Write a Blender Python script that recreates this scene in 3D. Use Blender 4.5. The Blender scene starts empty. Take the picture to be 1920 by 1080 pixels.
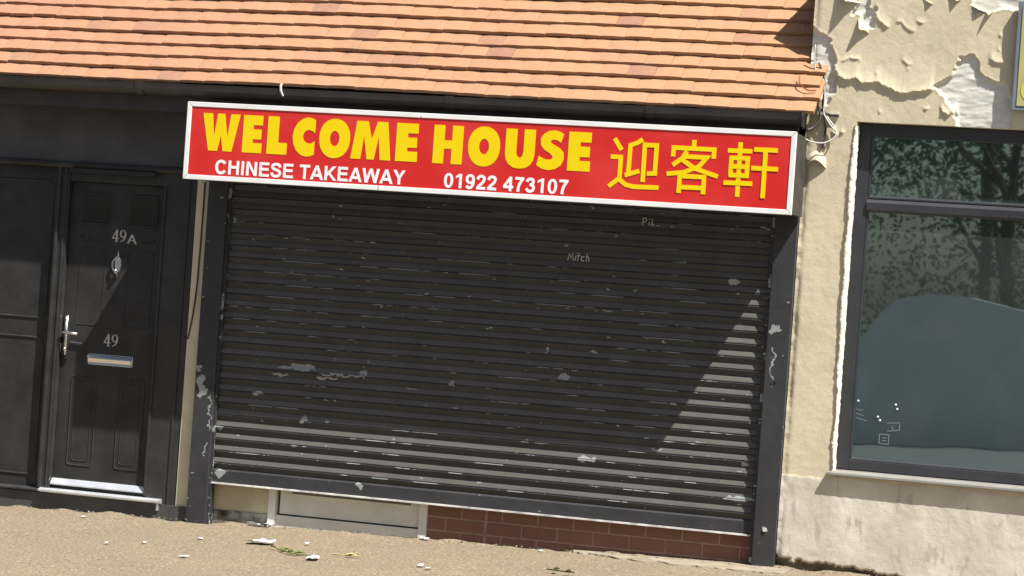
import bpy, bmesh, math, random
import numpy as np
from mathutils import Vector, Matrix
R = math.radians
random.seed(7); np.random.seed(7)
sc = bpy.context.scene
COL = sc.collection

# ------------------------------------------------------------------ camera
def cam_axes(yaw, pitch, roll):
    f = Vector((-math.sin(yaw)*math.cos(pitch), math.cos(yaw)*math.cos(pitch), math.sin(pitch)))
    r = Vector((math.cos(yaw), math.sin(yaw), 0)); u = r.cross(f)
    c, s = math.cos(roll), math.sin(roll)
    return r*c+u*s, u*c-r*s, f
cr, cu, cf = cam_axes(R(16.485), R(-0.1615), R(4.007))
cd = bpy.data.cameras.new('camera'); cam = bpy.data.objects.new('camera', cd); COL.objects.link(cam)
cd.sensor_width = 36; cd.lens = 36*4500/1920; cd.clip_end = 2000; cd.clip_start = .1
cam.matrix_world = Matrix(((cr.x, cu.x, -cf.x, 6.117), (cr.y, cu.y, -cf.y, -14.2), (cr.z, cu.z, -cf.z, 1.676), (0, 0, 0, 1)))
sc.camera = cam
# ------------------------------------------------------------------ sky and sun
SUN = Vector((.538, -.292, 1)).normalized()          # towards the sun: high, from the right, raking along the fronts
w = bpy.data.worlds.new('World'); sc.world = w; w.use_nodes = True
nt = w.node_tree; bg = nt.nodes['Background']; sky = nt.nodes.new('ShaderNodeTexSky')
sky.sky_type = 'NISHITA'; sky.sun_disc = False; sky.sun_elevation = math.asin(SUN.z)
sky.sun_rotation = math.atan2(SUN.x, SUN.y); sky.air_density = 1; sky.dust_density = 2.5; sky.ozone_density = .8
nt.links.new(sky.outputs[0], bg.inputs[0]); bg.inputs[1].default_value = .05
sd = bpy.data.lights.new('sun', 'SUN'); sd.energy = 5.0; sd.angle = R(.53); sd.color = (1, .97, .92)
so = bpy.data.objects.new('sun', sd); COL.objects.link(so); so.rotation_euler = SUN.to_track_quat('Z', 'Y').to_euler(); so.location = (8, -6, 12)
sc.view_settings.view_transform = 'Standard'; sc.view_settings.look = 'None'; sc.view_settings.gamma = 1
sc.view_settings.exposure = 0.95
sc.render.engine = 'CYCLES'

# ------------------------------------------------------------------ materials
class N:
    def __init__(s, name):
        s.m = bpy.data.materials.new(name); s.m.use_nodes = True; s.t = s.m.node_tree; s.b = s.t.nodes['Principled BSDF']
    def n(s, typ, ins=None, **kw):
        o = s.t.nodes.new(typ)
        for k, v in kw.items(): setattr(o, k, v)
        for k, v in (ins or {}).items(): s.set(o, k, v)
        return o
    def set(s, o, k, v):
        i = o.inputs[k]
        if isinstance(v, bpy.types.NodeSocket): s.t.links.new(v, i)
        elif hasattr(v, 'outputs'): s.t.links.new(v.outputs[0], i)
        else:
            if isinstance(v, tuple) and len(v) == 3 and i.type == 'RGBA': v = (*v, 1)
            i.default_value = v
    def pos(s, scale=(1, 1, 1), obj=False):
        c = s.n('ShaderNodeTexCoord').outputs['Object'] if obj else s.n('ShaderNodeNewGeometry').outputs['Position']
        return s.n('ShaderNodeVectorMath', {0: c, 1: scale}, operation='MULTIPLY').outputs[0]
    def noise(s, scale, detail=3, rough=.55, vec=None):
        return s.n('ShaderNodeTexNoise', {'Vector': vec if vec is not None else s.pos(), 'Scale': scale, 'Detail': detail, 'Roughness': rough}).outputs[0]
    def ramp(s, v, a, b, c0=(0, 0, 0), c1=(1, 1, 1)):
        r = s.n('ShaderNodeValToRGB', {0: v}); e = r.color_ramp.elements
        e[0].position = a; e[1].position = b; e[0].color = (*c0, 1); e[1].color = (*c1, 1); return r.outputs[0]
    def mix(s, f, a, b, mode='MIX'):
        m = s.n('ShaderNodeMix', data_type='RGBA', blend_type=mode)
        s.set(m, 0, f); s.set(m, 6, a); s.set(m, 7, b); return m.outputs[2]
    def math(s, op, a, b=0.0):
        return s.n('ShaderNodeMath', {0: a, 1: b}, operation=op).outputs[0]
    def bump(s, h, strength=.4, dist=.003):
        b = s.n('ShaderNodeBump', {'Height': h, 'Strength': strength, 'Distance': dist}); s.set(s.b, 'Normal', b.outputs[0])
    def base(s, c, rough=.6, spec=.5, metal=0.0):
        s.set(s.b, 'Base Color', c); s.set(s.b, 'Roughness', rough); s.b.inputs['Specular IOR Level'].default_value = spec; s.b.inputs['Metallic'].default_value = metal
        return s.m
M = {}
def worn(name, c, rough=.5, spec=.5, metal=0., var=.25, scale=6, bump=.15, bscale=60, bdist=.002, c2=None):
    k = N(name); n = k.noise(scale, 5)
    col = k.mix(k.ramp(n, .35, .7), tuple(x*(1-var) for x in c), c2 or tuple(x*(1+var) for x in c))
    k.bump(k.noise(bscale, 4), bump, bdist); M[name] = k.base(col, k.math('MULTIPLY_ADD', n, .25) if False else rough, spec, metal); return M[name]
worn('black_render', (.066, .064, .063), .6, .4, bump=.5, bscale=45, bdist=.004, scale=3, var=.3)
worn('black_wood', (.029, .0285, .028), .5, .3, bump=.25, bscale=90)
worn('black_frame', (.034, .0335, .033), .48, .35, bump=.1)
worn('black_gutter', (.046, .038, .034), .45, .5, scale=4, bump=.15)
worn('fascia_black', (.050, .043, .040), .55, .4, bump=.3)
worn('anthracite', (.036, .037, .042), .38, .5, bump=.05, var=.12)
worn('steel', (.62, .62, .62), .22, .5, 1.0, var=.08)
worn('aluminium', (.66, .68, .70), .42, .5, .6, var=.1, scale=12)
worn('chrome', (.80, .80, .80), .2, .5, 1.0, var=.03)
worn('sign_white', (.80, .80, .78), .45, .4, var=.07, scale=4, bump=.05)
worn('sign_side', (.05, .043, .039), .6, .3, var=.3, scale=8)
worn('upvc', (.64, .62, .56), .45, .4, var=.12, scale=5, bump=.05)
worn('grey_panel', (.20, .19, .17), .5, .4, var=.15, scale=5)
worn('rail_lip', (.42, .41, .38), .5, .4, var=.35, scale=14)
worn('cream_shop', (.47, .415, .285), .85, .2, var=.1, scale=6, bump=.4, bscale=55)
worn('cream_trim', (.60, .54, .39), .85, .2, var=.1, scale=6, bump=.3, bscale=55)
worn('stained_base', (.11, .095, .075), .9, .2, var=.6, scale=14, bump=.8, bscale=40, bdist=.006, c2=(.34, .32, .28))
worn('mortar', (.31, .20, .165), .9, .15, var=.15, scale=30, bump=.3)
worn('number_grey', (.42, .39, .36), .4, .5, var=.1)
worn('cable_white', (.50, .48, .43), .5, .4, var=.1)
worn('cable_dark', (.05, .045, .045), .5, .4)
worn('cable_red', (.22, .05, .04), .5, .4)
worn('filler', (.74, .70, .60), .9, .2, var=.18, scale=25, bump=.9, bscale=60, bdist=.008)
worn('paper', (.78, .78, .80), .7, .3, var=.08)
worn('leaf_green', (.07, .12, .02), .6, .4, var=.4, scale=60, c2=(.22, .24, .06))
worn('leaf_dead', (.07, .06, .025), .7, .3, var=.4, scale=60)
worn('straw', (.42, .36, .16), .7, .3, var=.3, scale=60)
worn('concrete', (.27, .23, .17), .9, .2, var=.2, scale=9, bump=.5, bscale=80)
worn('kerb', (.24, .23, .21), .9, .2, var=.2)
worn('bark', (.07, .05, .035), .9, .2, bump=.8, bscale=30, bdist=.01)
worn('grass', (.035, .05, .02), .9, .2, var=.4, scale=2)
worn('scratch', (.55, .55, .52), .8, .2, var=.2, scale=60)
worn('reflection_wall_pale', (.62, .63, .61), .8, .2, var=.06, scale=1.5)
worn('dark_void', (.01, .01, .01), .9, .1)
worn('rsign_face', (.46, .43, .16), .4, .4, var=.1, scale=4)
worn('rsign_frame', (.17, .20, .23), .4, .5, var=.1)
worn('rsign_letter', (.62, .52, .10), .4, .4, var=.05)
# sign colours
k = N('sign_red'); n = k.noise(3, 5); f = k.noise(40, 3)
k.base(k.mix(k.ramp(n, .4, .75), (.60, .022, .020), (.66, .045, .038)), .32, .45); M['sign_red'] = k.m
k = N('sign_yellow'); k.base(k.mix(k.noise(8), (.80, .58, .0), (.84, .64, .004)), .35, .4); M['sign_yellow'] = k.m
k = N('sign_letter_white'); k.base(k.mix(k.noise(8), (.80, .78, .80), (.88, .86, .86)), .4, .4); M['sign_letter_white'] = k.m
# roof tile: each tile its own shade, drifting from pink to orange along the roof
k = N('roof_tile'); oi = k.n('ShaderNodeObjectInfo'); p = k.pos()
x = k.n('ShaderNodeSeparateXYZ', {0: p}).outputs[0]
drift = k.math('ADD', k.math('MULTIPLY', x, .12), k.math('MULTIPLY', k.noise(1.1, 3, vec=p), .9))
c = k.mix(k.ramp(drift, .35, .85), (.265, .137, .092), (.310, .175, .098))
c = k.mix(k.ramp(oi.outputs['Random'], .0, 1), c, k.mix(.4, c, (.36, .215, .13)))
c = k.mix(k.ramp(oi.outputs['Random'], .86, .97), c, (.20, .105, .085))
c = k.mix(k.math('MULTIPLY', k.ramp(k.noise(2.2, 4, vec=k.pos((1.3, 1, 1))), .58, .72), .55), c, (.17, .12, .09))
c = k.mix(k.ramp(k.noise(70, 4, vec=p), .3, .8), c, (.40, .23, .14), 'MIX') if False else k.mix(.4, c, k.mix(k.noise(30, 6, .7, vec=k.pos((.7, 1, 1))), (.11, .06, .04), (.40, .225, .135)))
c = k.mix(1.0, c, (1.24, 1.22, 1.14), 'MULTIPLY'); k.bump(k.noise(90, 4), .5, .002); M['roof_tile'] = k.base(c, .85, .2)
# shutter lath paint: dusty black, chips show grey primer and pale old paint
def shutter_mat(name, streak, c0=(.030, .031, .034), c1=(.042, .043, .046)):
    k = N(name); p = k.pos(); base = k.mix(k.ramp(k.noise(5, 5), .35, .7), c0, c1)
    base = k.mix(k.ramp(k.noise(50, 3, vec=k.pos((.4, 1, 1.5))), .6, .8), base, tuple(1.35*q for q in c1))
    d = k.n('ShaderNodeVectorMath', {0: k.n('ShaderNodeTexNoise', {'Vector': p, 'Scale': 22, 'Detail': 4}).outputs[1], 1: (.5, .5, .5)}, operation='SUBTRACT').outputs[0]
    pd = k.n('ShaderNodeVectorMath', {0: d, 1: (.11, 0, .06)}, operation='MULTIPLY').outputs[0]
    pw = k.n('ShaderNodeVectorMath', {0: p, 1: pd}, operation='ADD').outputs[0]
    xz = k.n('ShaderNodeSeparateXYZ', {0: pw}); X, Z = xz.outputs[0], xz.outputs[2]
    m = None
    for (cx, cz, rx, rz) in CHIPS:
        ex = k.math('DIVIDE', k.math('SUBTRACT', X, cx), rx); ez = k.math('DIVIDE', k.math('SUBTRACT', Z, cz), rz)
        r2 = k.math('ADD', k.math('MULTIPLY', ex, ex), k.math('MULTIPLY', ez, ez)); v = k.math('LESS_THAN', r2, 1.0)
        m = v if m is None else k.math('MAXIMUM', m, v)
    sp = k.ramp(k.noise(17, 2, vec=k.pos((.8, 1, 2.2))), .715, .725)
    m = k.math('MAXIMUM', m, sp)
    if streak:
        s1 = k.noise(1, 4, .6, k.pos((6, 40, 13)))
        s2 = k.math('ADD', s1, k.math('MULTIPLY', k.math('SUBTRACT', k.noise(1.6, 2), .5), .5))
        m = k.math('MAXIMUM', m, k.ramp(s2, *streak))
    c = k.mix(m, base, k.mix(k.noise(9, 2), (.17, .19, .19), (.36, .37, .36)))
    k.bump(k.noise(70, 4), .15, .001)
    M[name] = k.base(c, .5, .35)
CHIPS = [(.574, 1.038, .085, .020), (.47, 1.030, .07, .009), (.838, 1.008, .16, .007), (.985, 1.035, .03, .018), (.29, .858, .026, .018), (.603, .708, .025, .022),
         (.762, .712, .012, .012), (.032, .611, .035, .014), (.06, .325, .045, .025), (1.018, .325, .02, .02), (.427, .983, .06, .008), (.746, .983, .07, .007),
         (2.468, .625, .05, .016), (2.287, 1.113, .022, .024), (1.575, 1.02, .015, .012), (3.307, 1.767, .04, .018), (3.423, .470, .10, .014), (3.44, .681, .03, .012),
         (2.464, 1.28, .022, .007), (.712, 2.008, .008, .012), (.044, 1.941, .02, .012), (1.30, .96, .03, .006), (2.9, .72, .03, .008), (2.16, 1.273, .014, .012)]
shutter_mat('shutter_paint', None)
shutter_mat('shutter_edge', (.575, .605))
shutter_mat('shutter_lit_dust', None, (.084, .078, .070), (.102, .096, .087))  # up-facing facets: sunlit banding put into the paler dust colour
CHIPS = [(-.091, .868, .034, .075), (-.107, .984, .02, .022), (3.576, 1.501, .02, .03), (3.577, 1.269, .006, .12), (3.594, .306, .011, .014), (-.032, .477, .008, .04), (-.02, .70, .006, .12)]
shutter_mat('guide_paint', None)
# brick
k = N('brick'); oi = k.n('ShaderNodeObjectInfo')
c = k.mix(oi.outputs['Random'], (.17, .088, .068), (.215, .108, .082)); c = k.mix(.4, c, k.mix(k.noise(35, 4), (.13, .062, .048), (.27, .125, .095)))
k.bump(k.noise(80, 4), .5, .002); M['brick'] = k.base(c, .85, .2)
# render on the neighbouring wall
k = N('old_render'); at = k.n('ShaderNodeAttribute', attribute_name='coat'); s = k.n('ShaderNodeSeparateColor', {0: at.outputs['Color']})
top = k.mix(k.ramp(k.noise(3, 5), .35, .7), (.56, .495, .345), (.63, .56, .40)); top = k.mix(k.ramp(k.noise(14, 4), .55, .8), top, (.51, .45, .32))
low = k.mix(k.ramp(k.noise(4, 6), .35, .65), (.50, .455, .37), (.66, .62, .53)); low = k.mix(k.ramp(k.noise(1.8, 5, vec=k.pos((1.5, 1, .8))), .55, .70), low, (.52, .48, .40))
low = k.mix(k.math('MULTIPLY', k.ramp(k.noise(9, 5, vec=k.pos((2.2, 1, .7))), .58, .66), .65), low, (.40, .36, .30))
und = k.mix(k.ramp(k.noise(12, 5, vec=k.pos((1, 1, 2.5))), .4, .65), (.60, .57, .50), (.70, .68, .63))
c = k.mix(s.outputs[2], top, low); c = k.mix(s.outputs[0], c, und); c = k.mix(s.outputs[1], c, k.mix(k.noise(30, 4), (.07, .055, .04), (.20, .16, .12)))
b = k.math('ADD', k.noise(75, 5, .65), k.math('MULTIPLY', k.noise(16, 4), .4)); k.bump(b, .42, .0035); M['old_render'] = k.base(c, .9, .15)
# window glass seen from the street: dark room behind, the street mirrored in it
k = N('window_glass'); g = k.n('ShaderNodeBsdfGlossy', {'Color': (.76, .93, .90), 'Roughness': .015})
d = k.n('ShaderNodeBsdfDiffuse', {'Color': k.mix(k.ramp(k.noise(2.5, 5), .45, .8), (.034, .046, .045), (.062, .076, .074))})
wv = k.n('ShaderNodeBump', {'Height': k.noise(1.6, 2), 'Strength': .25, 'Distance': .0025}); k.set(g, 'Normal', wv.outputs[0])
mx = k.n('ShaderNodeMixShader', {0: .37, 1: d.outputs[0], 2: g.outputs[0]}); k.t.links.new(mx.outputs[0], k.t.nodes['Material Output'].inputs[0]); M['window_glass'] = k.m
k = N('door_glass'); k.base((.012, .014, .015), .08, .6); M['door_glass'] = k.m
# paving
k = N('pavement'); a = k.noise(62, 4, .7); b2 = k.noise(1.3, 5); v = k.n('ShaderNodeTexVoronoi', {'Vector': k.pos(), 'Scale': 90}).outputs[0]
c = k.mix(k.ramp(a, .36, .64), (.115, .088, .056), (.30, .24, .160)); c = k.mix(k.ramp(v, .0, .5), k.mix(.35, c, (.38, .32, .23)), c)
c = k.mix(k.ramp(b2, .35, .7), k.mix(.22, c, (.12, .095, .07)), c); c = k.mix(k.ramp(k.noise(45, 2), .66, .72), c, (.44, .38, .29)); c = k.mix(k.ramp(k.noise(38, 3, vec=k.pos((1, 1.2, 1))), .68, .74), c, (.07, .055, .04))
k.bump(k.math('ADD', a, k.math('MULTIPLY', v, -.8)), .6, .004); M['pavement'] = k.base(c, .9, .2)
k = N('asphalt'); c = k.mix(k.noise(80, 3), (.052, .054, .056), (.10, .10, .10)); k.bump(k.noise(150, 2), .5, .004); M['asphalt'] = k.base(c, .85, .3)
k = N('leaf'); oi = k.noise(3, 3); k.base(k.mix(k.ramp(oi, .35, .65), (.035, .075, .022), (.09, .14, .045)), .55, .4); M['leaf'] = k.m

# ------------------------------------------------------------------ mesh helpers
class MB:
    def __init__(s): s.v = []; s.f = []; s.mi = []; s.cur = 0
    def add(s, vs, fs):
        o = len(s.v); s.v += [tuple(v) for v in vs]; s.f += [tuple(i+o for i in f) for f in fs]; s.mi += [s.cur]*len(fs)
    def box(s, x0, x1, y0, y1, z0, z1):
        s.add([(x, y, z) for x in (x0, x1) for y in (y0, y1) for z in (z0, z1)], [(0, 1, 3, 2), (4, 6, 7, 5), (0, 4, 5, 1), (2, 3, 7, 6), (0, 2, 6, 4), (1, 5, 7, 3)]); return s
    def prism(s, poly, x0, x1):                      # poly of (y, z) swept along X
        n = len(poly); s.add([(x0, y, z) for y, z in poly]+[(x1, y, z) for y, z in poly], [(i, (i+1) % n, n+(i+1) % n, n+i) for i in range(n)]+[tuple(range(n-1, -1, -1)), tuple(range(n, 2*n))]); return s
    def plate(s, poly, y0, y1):                      # poly of (x, z), thickness along Y
        n = len(poly); s.add([(x, y0, z) for x, z in poly]+[(x, y1, z) for x, z in poly], [(i, (i+1) % n, n+(i+1) % n, n+i) for i in range(n)]+[tuple(range(n-1, -1, -1)), tuple(range(n, 2*n))]); return s
    def tube(s, pts, r, n=6, closed=False):
        P = [Vector(p) for p in pts]; L = len(P); o = []; rr = r if isinstance(r, (list, tuple)) else [r]*L
        for i in range(L):
            a = P[i-1] if (i or closed) else P[i]; b = P[(i+1) % L] if (i < L-1 or closed) else P[i]
            t = (b-a).normalized(); u = t.orthogonal() if abs(t.y) > .95 else t.cross(Vector((0, 1, 0))); u.normalize(); w_ = t.cross(u)
            o += [P[i]+(u*math.cos(2*math.pi*j/n)+w_*math.sin(2*math.pi*j/n))*rr[i] for j in range(n)]
        fs = [(i*n+j, i*n+(j+1) % n, ((i+1) % L)*n+(j+1) % n, ((i+1) % L)*n+j) for i in range(L if closed else L-1) for j in range(n)]
        if not closed: fs += [tuple(range(n-1, -1, -1)), tuple(range((L-1)*n, L*n))]
        s.add(o, fs); return s
    def strip(s, pts, wd, y0, y1):                   # a flat stroke of given width in the XZ plane with mitred bends
        P = [Vector((a, b)) for a, b in pts]; Lf = []; Rt = []
        for i, p in enumerate(P):
            d0 = (p-P[i-1]).normalized() if i else (P[1]-p).normalized(); d1 = (P[i+1]-p).normalized() if i < len(P)-1 else d0
            n0 = Vector((-d0.y, d0.x)); n1 = Vector((-d1.y, d1.x)); m = (n0+n1); m = m/max(.35, m.length_squared/2)
            Lf.append(p+m*wd/2); Rt.append(p-m*wd/2)
        n = len(P)
        for i in range(n-1): s.plate([Lf[i], Lf[i+1], Rt[i+1], Rt[i]], y0, y1)
        return s
    def build(s, name, mats, parent=None, bevel=0, smooth=False):
        me = bpy.data.meshes.new(name); me.from_pydata(s.v, [], s.f)
        for m in (mats if isinstance(mats, (list, tuple)) else [mats]): me.materials.append(M[m])
        me.polygons.foreach_set('material_index', s.mi)
        bm = bmesh.new(); bm.from_mesh(me); bmesh.ops.recalc_face_normals(bm, faces=bm.faces[:])
        if bevel: bmesh.ops.bevel(bm, geom=bm.edges[:], offset=bevel, segments=2, affect='EDGES', profile=.6)
        bm.to_mesh(me); bm.free()
        if smooth: me.shade_smooth()
        o = bpy.data.objects.new(name, me); COL.objects.link(o)
        if parent: o.parent = parent
        return o
def tag(o, label=None, cat=None, group=None, kind=None):
    for a, b in (('label', label), ('category', cat), ('group', group), ('kind', kind)):
        if b: o[a] = b
    return o
def thing(name, label, cat, loc=(0, 0, 0), group=None):
    o = bpy.data.objects.new(name, None); COL.objects.link(o); o.empty_display_size = .1
    return tag(o, label, cat, group)
def inst(src, name, parent, mw, label=None):
    o = bpy.data.objects.new(name, src.data if hasattr(src, 'data') else src); COL.objects.link(o); o.parent = parent; o.matrix_basis = mw; return o
def spline(pts, sub=5):
    P = [Vector(p) for p in pts]; P = [P[0]*2-P[1]]+P+[P[-1]*2-P[-2]]; o = []
    for i in range(1, len(P)-2):
        for j in range(sub):
            t = j/sub; a, b, c, d = P[i-1:i+3]
            o.append(.5*((2*b)+(c-a)*t+(2*a-5*b+4*c-d)*t*t+(3*b-a-3*c+d)*t**3))
    return o+[P[-2]]
SL = .021
gz = lambda x: SL*x

# ------------------------------------------------------------------ ground
def sheet(name, x0, x1, y0, y1, dz, m, nx=1):
    b = MB(); b.add([(x0, y0, gz(x0)+dz), (x1, y0, gz(x1)+dz), (x1, y1, gz(x1)+dz), (x0, y1, gz(x0)+dz)], [(0, 1, 2, 3)])
    return tag(b.build(name, m), kind='structure')
sheet('ground', -400, 400, -500, 400, -.16, 'grass')
sheet('road', -60, 70, -60, -4.75, -.125, 'asphalt')
b = MB()
for i in range(-24, 32):
    x0 = i*.915+.004; x1 = x0+.907
    b.add([(x, y, gz(x)+z) for x in (x0, x1) for y, z in ((-4.75, -.16), (-4.75, -.02), (-4.73, 0), (-4.60, 0), (-4.60, -.16))], [(0, 1, 6, 5), (1, 2, 7, 6), (2, 3, 8, 7), (3, 4, 9, 8), (0, 4, 3, 2, 1), (5, 6, 7, 8, 9)])
kb = tag(b.build('kerb', 'kerb'), kind='structure')
# pavement: a gently uneven sheet that is finer where it shows
xs = np.concatenate([np.linspace(-22, -2.2, 12), np.linspace(-2, 5.6, 230), np.linspace(5.9, 28, 12)]); ys = np.concatenate([np.linspace(-4.6, -3.4, 5), np.linspace(-3.3, .12, 104), [.6, 1.2]])
def vnoise(x, y, sc_, seed):
    rs = np.random.RandomState(seed); g = rs.rand(64, 64); x = np.asarray(x)*sc_; y = np.asarray(y)*sc_
    xi = np.floor(x).astype(int); yi = np.floor(y).astype(int); fx = x-xi; fy = y-yi; fx = fx*fx*(3-2*fx); fy = fy*fy*(3-2*fy)
    G = lambda a, c_: g[a % 64, c_ % 64]
    return (G(xi, yi)*(1-fx)+G(xi+1, yi)*fx)*(1-fy)+(G(xi, yi+1)*(1-fx)+G(xi+1, yi+1)*fx)*fy-.5
def fbm(x, y, s0, seed, o=4): return sum(vnoise(x, y, s0*2**i, seed+i)*.5**i for i in range(o))
def grid(name, XX, YY, ZZ, m, keep=None):
    nu, nv = XX.shape; idx = np.arange(nu*nv).reshape(nu, nv)
    q = np.stack([idx[:-1, :-1], idx[1:, :-1], idx[1:, 1:], idx[:-1, 1:]], -1)
    q = q[keep] if keep is not None else q.reshape(-1, 4)
    me = bpy.data.meshes.new(name); me.from_pydata(np.stack([XX, YY, ZZ], -1).reshape(-1, 3).tolist(), [], q.tolist()); me.materials.append(M[m]); me.shade_smooth()
    o = bpy.data.objects.new(name, me); COL.objects.link(o); return o
XX, YY = np.meshgrid(xs, ys, indexing='ij')
lip = np.exp(-np.maximum(0, -.03-YY)/.05)*(fbm(XX, YY, 6, 90)*.03+.006)*(XX > -3)*(XX < 6)
tag(grid('pavement', XX, YY, SL*XX+fbm(XX, YY, 1.2, 40)*.012+lip, 'pavement'), kind='structure')

# ------------------------------------------------------------------ the shop building
shop = thing('shop_building', 'low takeaway building with orange tiled lean-to roof and black painted front', 'building')
# inner wall core behind everything
b = MB(); b.box(-2.3, 3.66, .10, .30, -.15, 2.62); b.box(-2.3, -2.2, .3, 3.2, -.15, 2.62); b.box(3.56, 3.66, .3, 3.2, -.15, 2.62); b.box(-2.3, 3.66, 3.2, 3.4, -.15, 2.62)
b.build('wall', 'cream_shop', shop)
# black rendered band above the doors
b = MB(); b.box(-2.3, -.20, -.005, .10, 2.245, 2.66); b.build('black_band', 'black_render', shop)
b = MB(); b.prism([(-.03, 2.235), (-.025, 2.25), (-.005, 2.255), (-.005, 2.215), (-.022, 2.215)], -2.3, -.24); b.box(-1.12, -.52, -.04, -.02, 2.185, 2.212)
b.build('door_head_trim', 'black_wood', shop)
# fascia, soffit
b = MB(); b.box(-2.3, 3.66, -.205, -.18, 2.60, 2.79); b.box(-2.3, 3.66, -.18, .10, 2.60, 2.625); b.build('fascia', 'fascia_black', shop)
# gutter
prof = [(-.20, 2.785)]+[(-.25+.052*math.cos(a), 2.755+.058*math.sin(a)) for a in [math.pi*2-i*math.pi/8 for i in range(9)]]+[(-.306, 2.772), (-.296, 2.772), (-.292, 2.745)]+[(-.25+.043*math.cos(a), 2.755+.048*math.sin(a)) for a in [math.pi+i*math.pi/8 for i in range(9)]]
b = MB(); b.prism(prof, -2.3, 3.69); gut = b.build('gutter', 'black_gutter', shop)
for xj in (-.55, 1.52, 2.78):
    b = MB(); b.prism([(-.20, 2.787)]+[(-.25+.057*math.cos(a), 2.754+.064*math.sin(a)) for a in [math.pi*2-i*math.pi/8 for i in range(9)]]+[(-.311, 2.776), (-.25, 2.776)], xj-.025, xj+.025); b.build('gutter_joint', 'black_gutter', gut)
b = MB(); b.prism([(-.20, 2.79), (-.308, 2.79), (-.312, 2.75), (-.30, 2.70), (-.25, 2.685), (-.20, 2.70)], 3.69, 3.70); b.build('gutter_stop_end', 'black_gutter', gut)
b = MB(); b.tube([(.42, -.300, 2.80), (.421, -.318, 2.79), (.425, -.320, 2.755), (.438, -.312, 2.725)], [.006, .008, .008, .007], 6); b.build('gutter_clip', 'cable_white', gut)
# roof
PT = R(48); GA = .113; Y0, Z0 = -.285, 2.785; TW = .168; TH = .021
roofm = MB(); ct, st = math.cos(PT), math.sin(PT)
def rp(s, h): return (Y0+s*ct-h*st, Z0+s*st+h*ct)
NR = 17; S1 = NR*GA
roofm.prism([rp(.02, -.02), rp(S1, -.02), rp(S1, -.06), rp(.06, -.06)], -2.3, 3.64)
yb, zb = rp(S1, -.02); roofm.prism([(yb, zb), (yb, zb-.05), (3.4, 2.62), (3.4, 2.66)], -2.3, 3.64)
roof = roofm.build('roof', 'fascia_black', shop)
alp = R(10.8)
def tile_mesh(seed):
    rs = random.Random(seed); L = .19; wd = TW-.0015; nx = 5; b = MB(); v = []
    for i in range(nx):
        x = -wd/2+wd*i/(nx-1); j = rs.uniform(-.0015, .0015); cmb = .0025*(1-(2*x/wd)**2)
        v += [(x, j, cmb-TH), (x, j+.0008, cmb), (x, L, cmb), (x, L, cmb-TH)]
    fs = []
    for i in range(nx-1): fs += [(4*i+a, 4*i+(a+1) % 4, 4*i+4+(a+1) % 4, 4*i+4+a) for a in range(4)]
    fs += [(3, 2, 1, 0), tuple(4*(nx-1)+a for a in range(4))]
    b.add(v, fs); me = bpy.data.meshes.new('roof_tile'); me.from_pydata(b.v, [], b.f); me.materials.append(M['roof_tile'])
    bm = bmesh.new(); bm.from_mesh(me); bmesh.ops.recalc_face_normals(bm, faces=bm.faces[:]); bm.to_mesh(me); bm.free(); return me
TM = [tile_mesh(i) for i in range(6)]
rt = MB(); cnt = 0
for r in range(NR):
    s0 = r*GA; xr = 3.775 if r < 4 else 3.668
    x = -2.12-(.5*TW if r % 2 else 0); row_j = random.uniform(-.004, .004)
    while x < xr-.03:
        wd = min(TW, xr-x); cx = x+wd/2
        y, z = rp(s0+random.uniform(-.003, .003)+row_j, .018+random.uniform(-.0012, .0012)+.0025*math.sin(cx*1.7+r*2.1))
        sag = .006*math.sin(cx*1.1+.6)+.003*math.sin(cx*2.9)
        mw = Matrix.Translation((cx, y, z+sag)) @ Matrix.Rotation(PT-alp+random.uniform(-.008, .008), 4, 'X') @ Matrix.Rotation(random.uniform(-.006, .006), 4, 'Z') @ Matrix.Rotation(random.uniform(-.008, .008), 4, 'Y') @ Matrix.Diagonal((wd/TW, 1, 1, 1))
        me = random.choice(TM)
        if s0 < .70+(cx+1.85)*.066 and cnt < 300 and x > -2.0:
            inst(me, 'roof_tile', roof, mw); cnt += 1
        else:
            rt.add([mw @ v.co for v in me.vertices], [tuple(p.vertices) for p in me.polygons])
        x += TW
tag(rt.build('roof_tiles_beyond', 'roof_tile', roof), kind='stuff')
# plinth under the doors
b = MB(); b.box(-2.3, -.15, -.01, .10, -.2, .085); b.build('plinth', 'black_render', shop)
b = MB(); b.box(-.236, -.137, .004, .10, .075, 2.19); b.build('cream_strip', 'cream_trim', shop)
# door and its frame
b = MB(); b.box(-1.225, -1.14, .0, .10, .10, 2.215); b.box(-.45, -.243, .01, .10, .06, 2.215); b.box(-1.14, -.45, .01, .10, 2.13, 2.215)
b.box(-1.212, -1.195, -.022, 0, .12, 2.215); b.box(-1.165, -1.155, -.008, 0, .12, 2.215); b.box(-.465, -.45, .0, .01, .13, 2.13); b.box(-.30, -.285, .002, .01, .06, 2.215)
b.build('door_frame', 'black_frame', shop)
YD = .04
b = MB(); b.box(-1.137, -.453, YD, .09, .12, 2.127); door = b.build('front_door', 'black_wood', shop)
def moulding(pts, r, parent, m='black_wood', name='door_moulding', closed=True, y=None):
    b = MB(); b.tube([(p[0], (YD if y is None else y), p[1]) for p in pts], r, 6, closed); return b.build(name, m, parent, smooth=True)
def rrect(x0, x1, z0, z1, r=.03, n=4):
    o = []
    for cx, cz, a0 in ((x1-r, z1-r, 0), (x0+r, z1-r, 90), (x0+r, z0+r, 180), (x1-r, z0+r, 270)):
        o += [(cx+r*math.cos(R(a0+90*i/n)), cz+r*math.sin(R(a0+90*i/n))) for i in range(n+1)]
    return o
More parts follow.
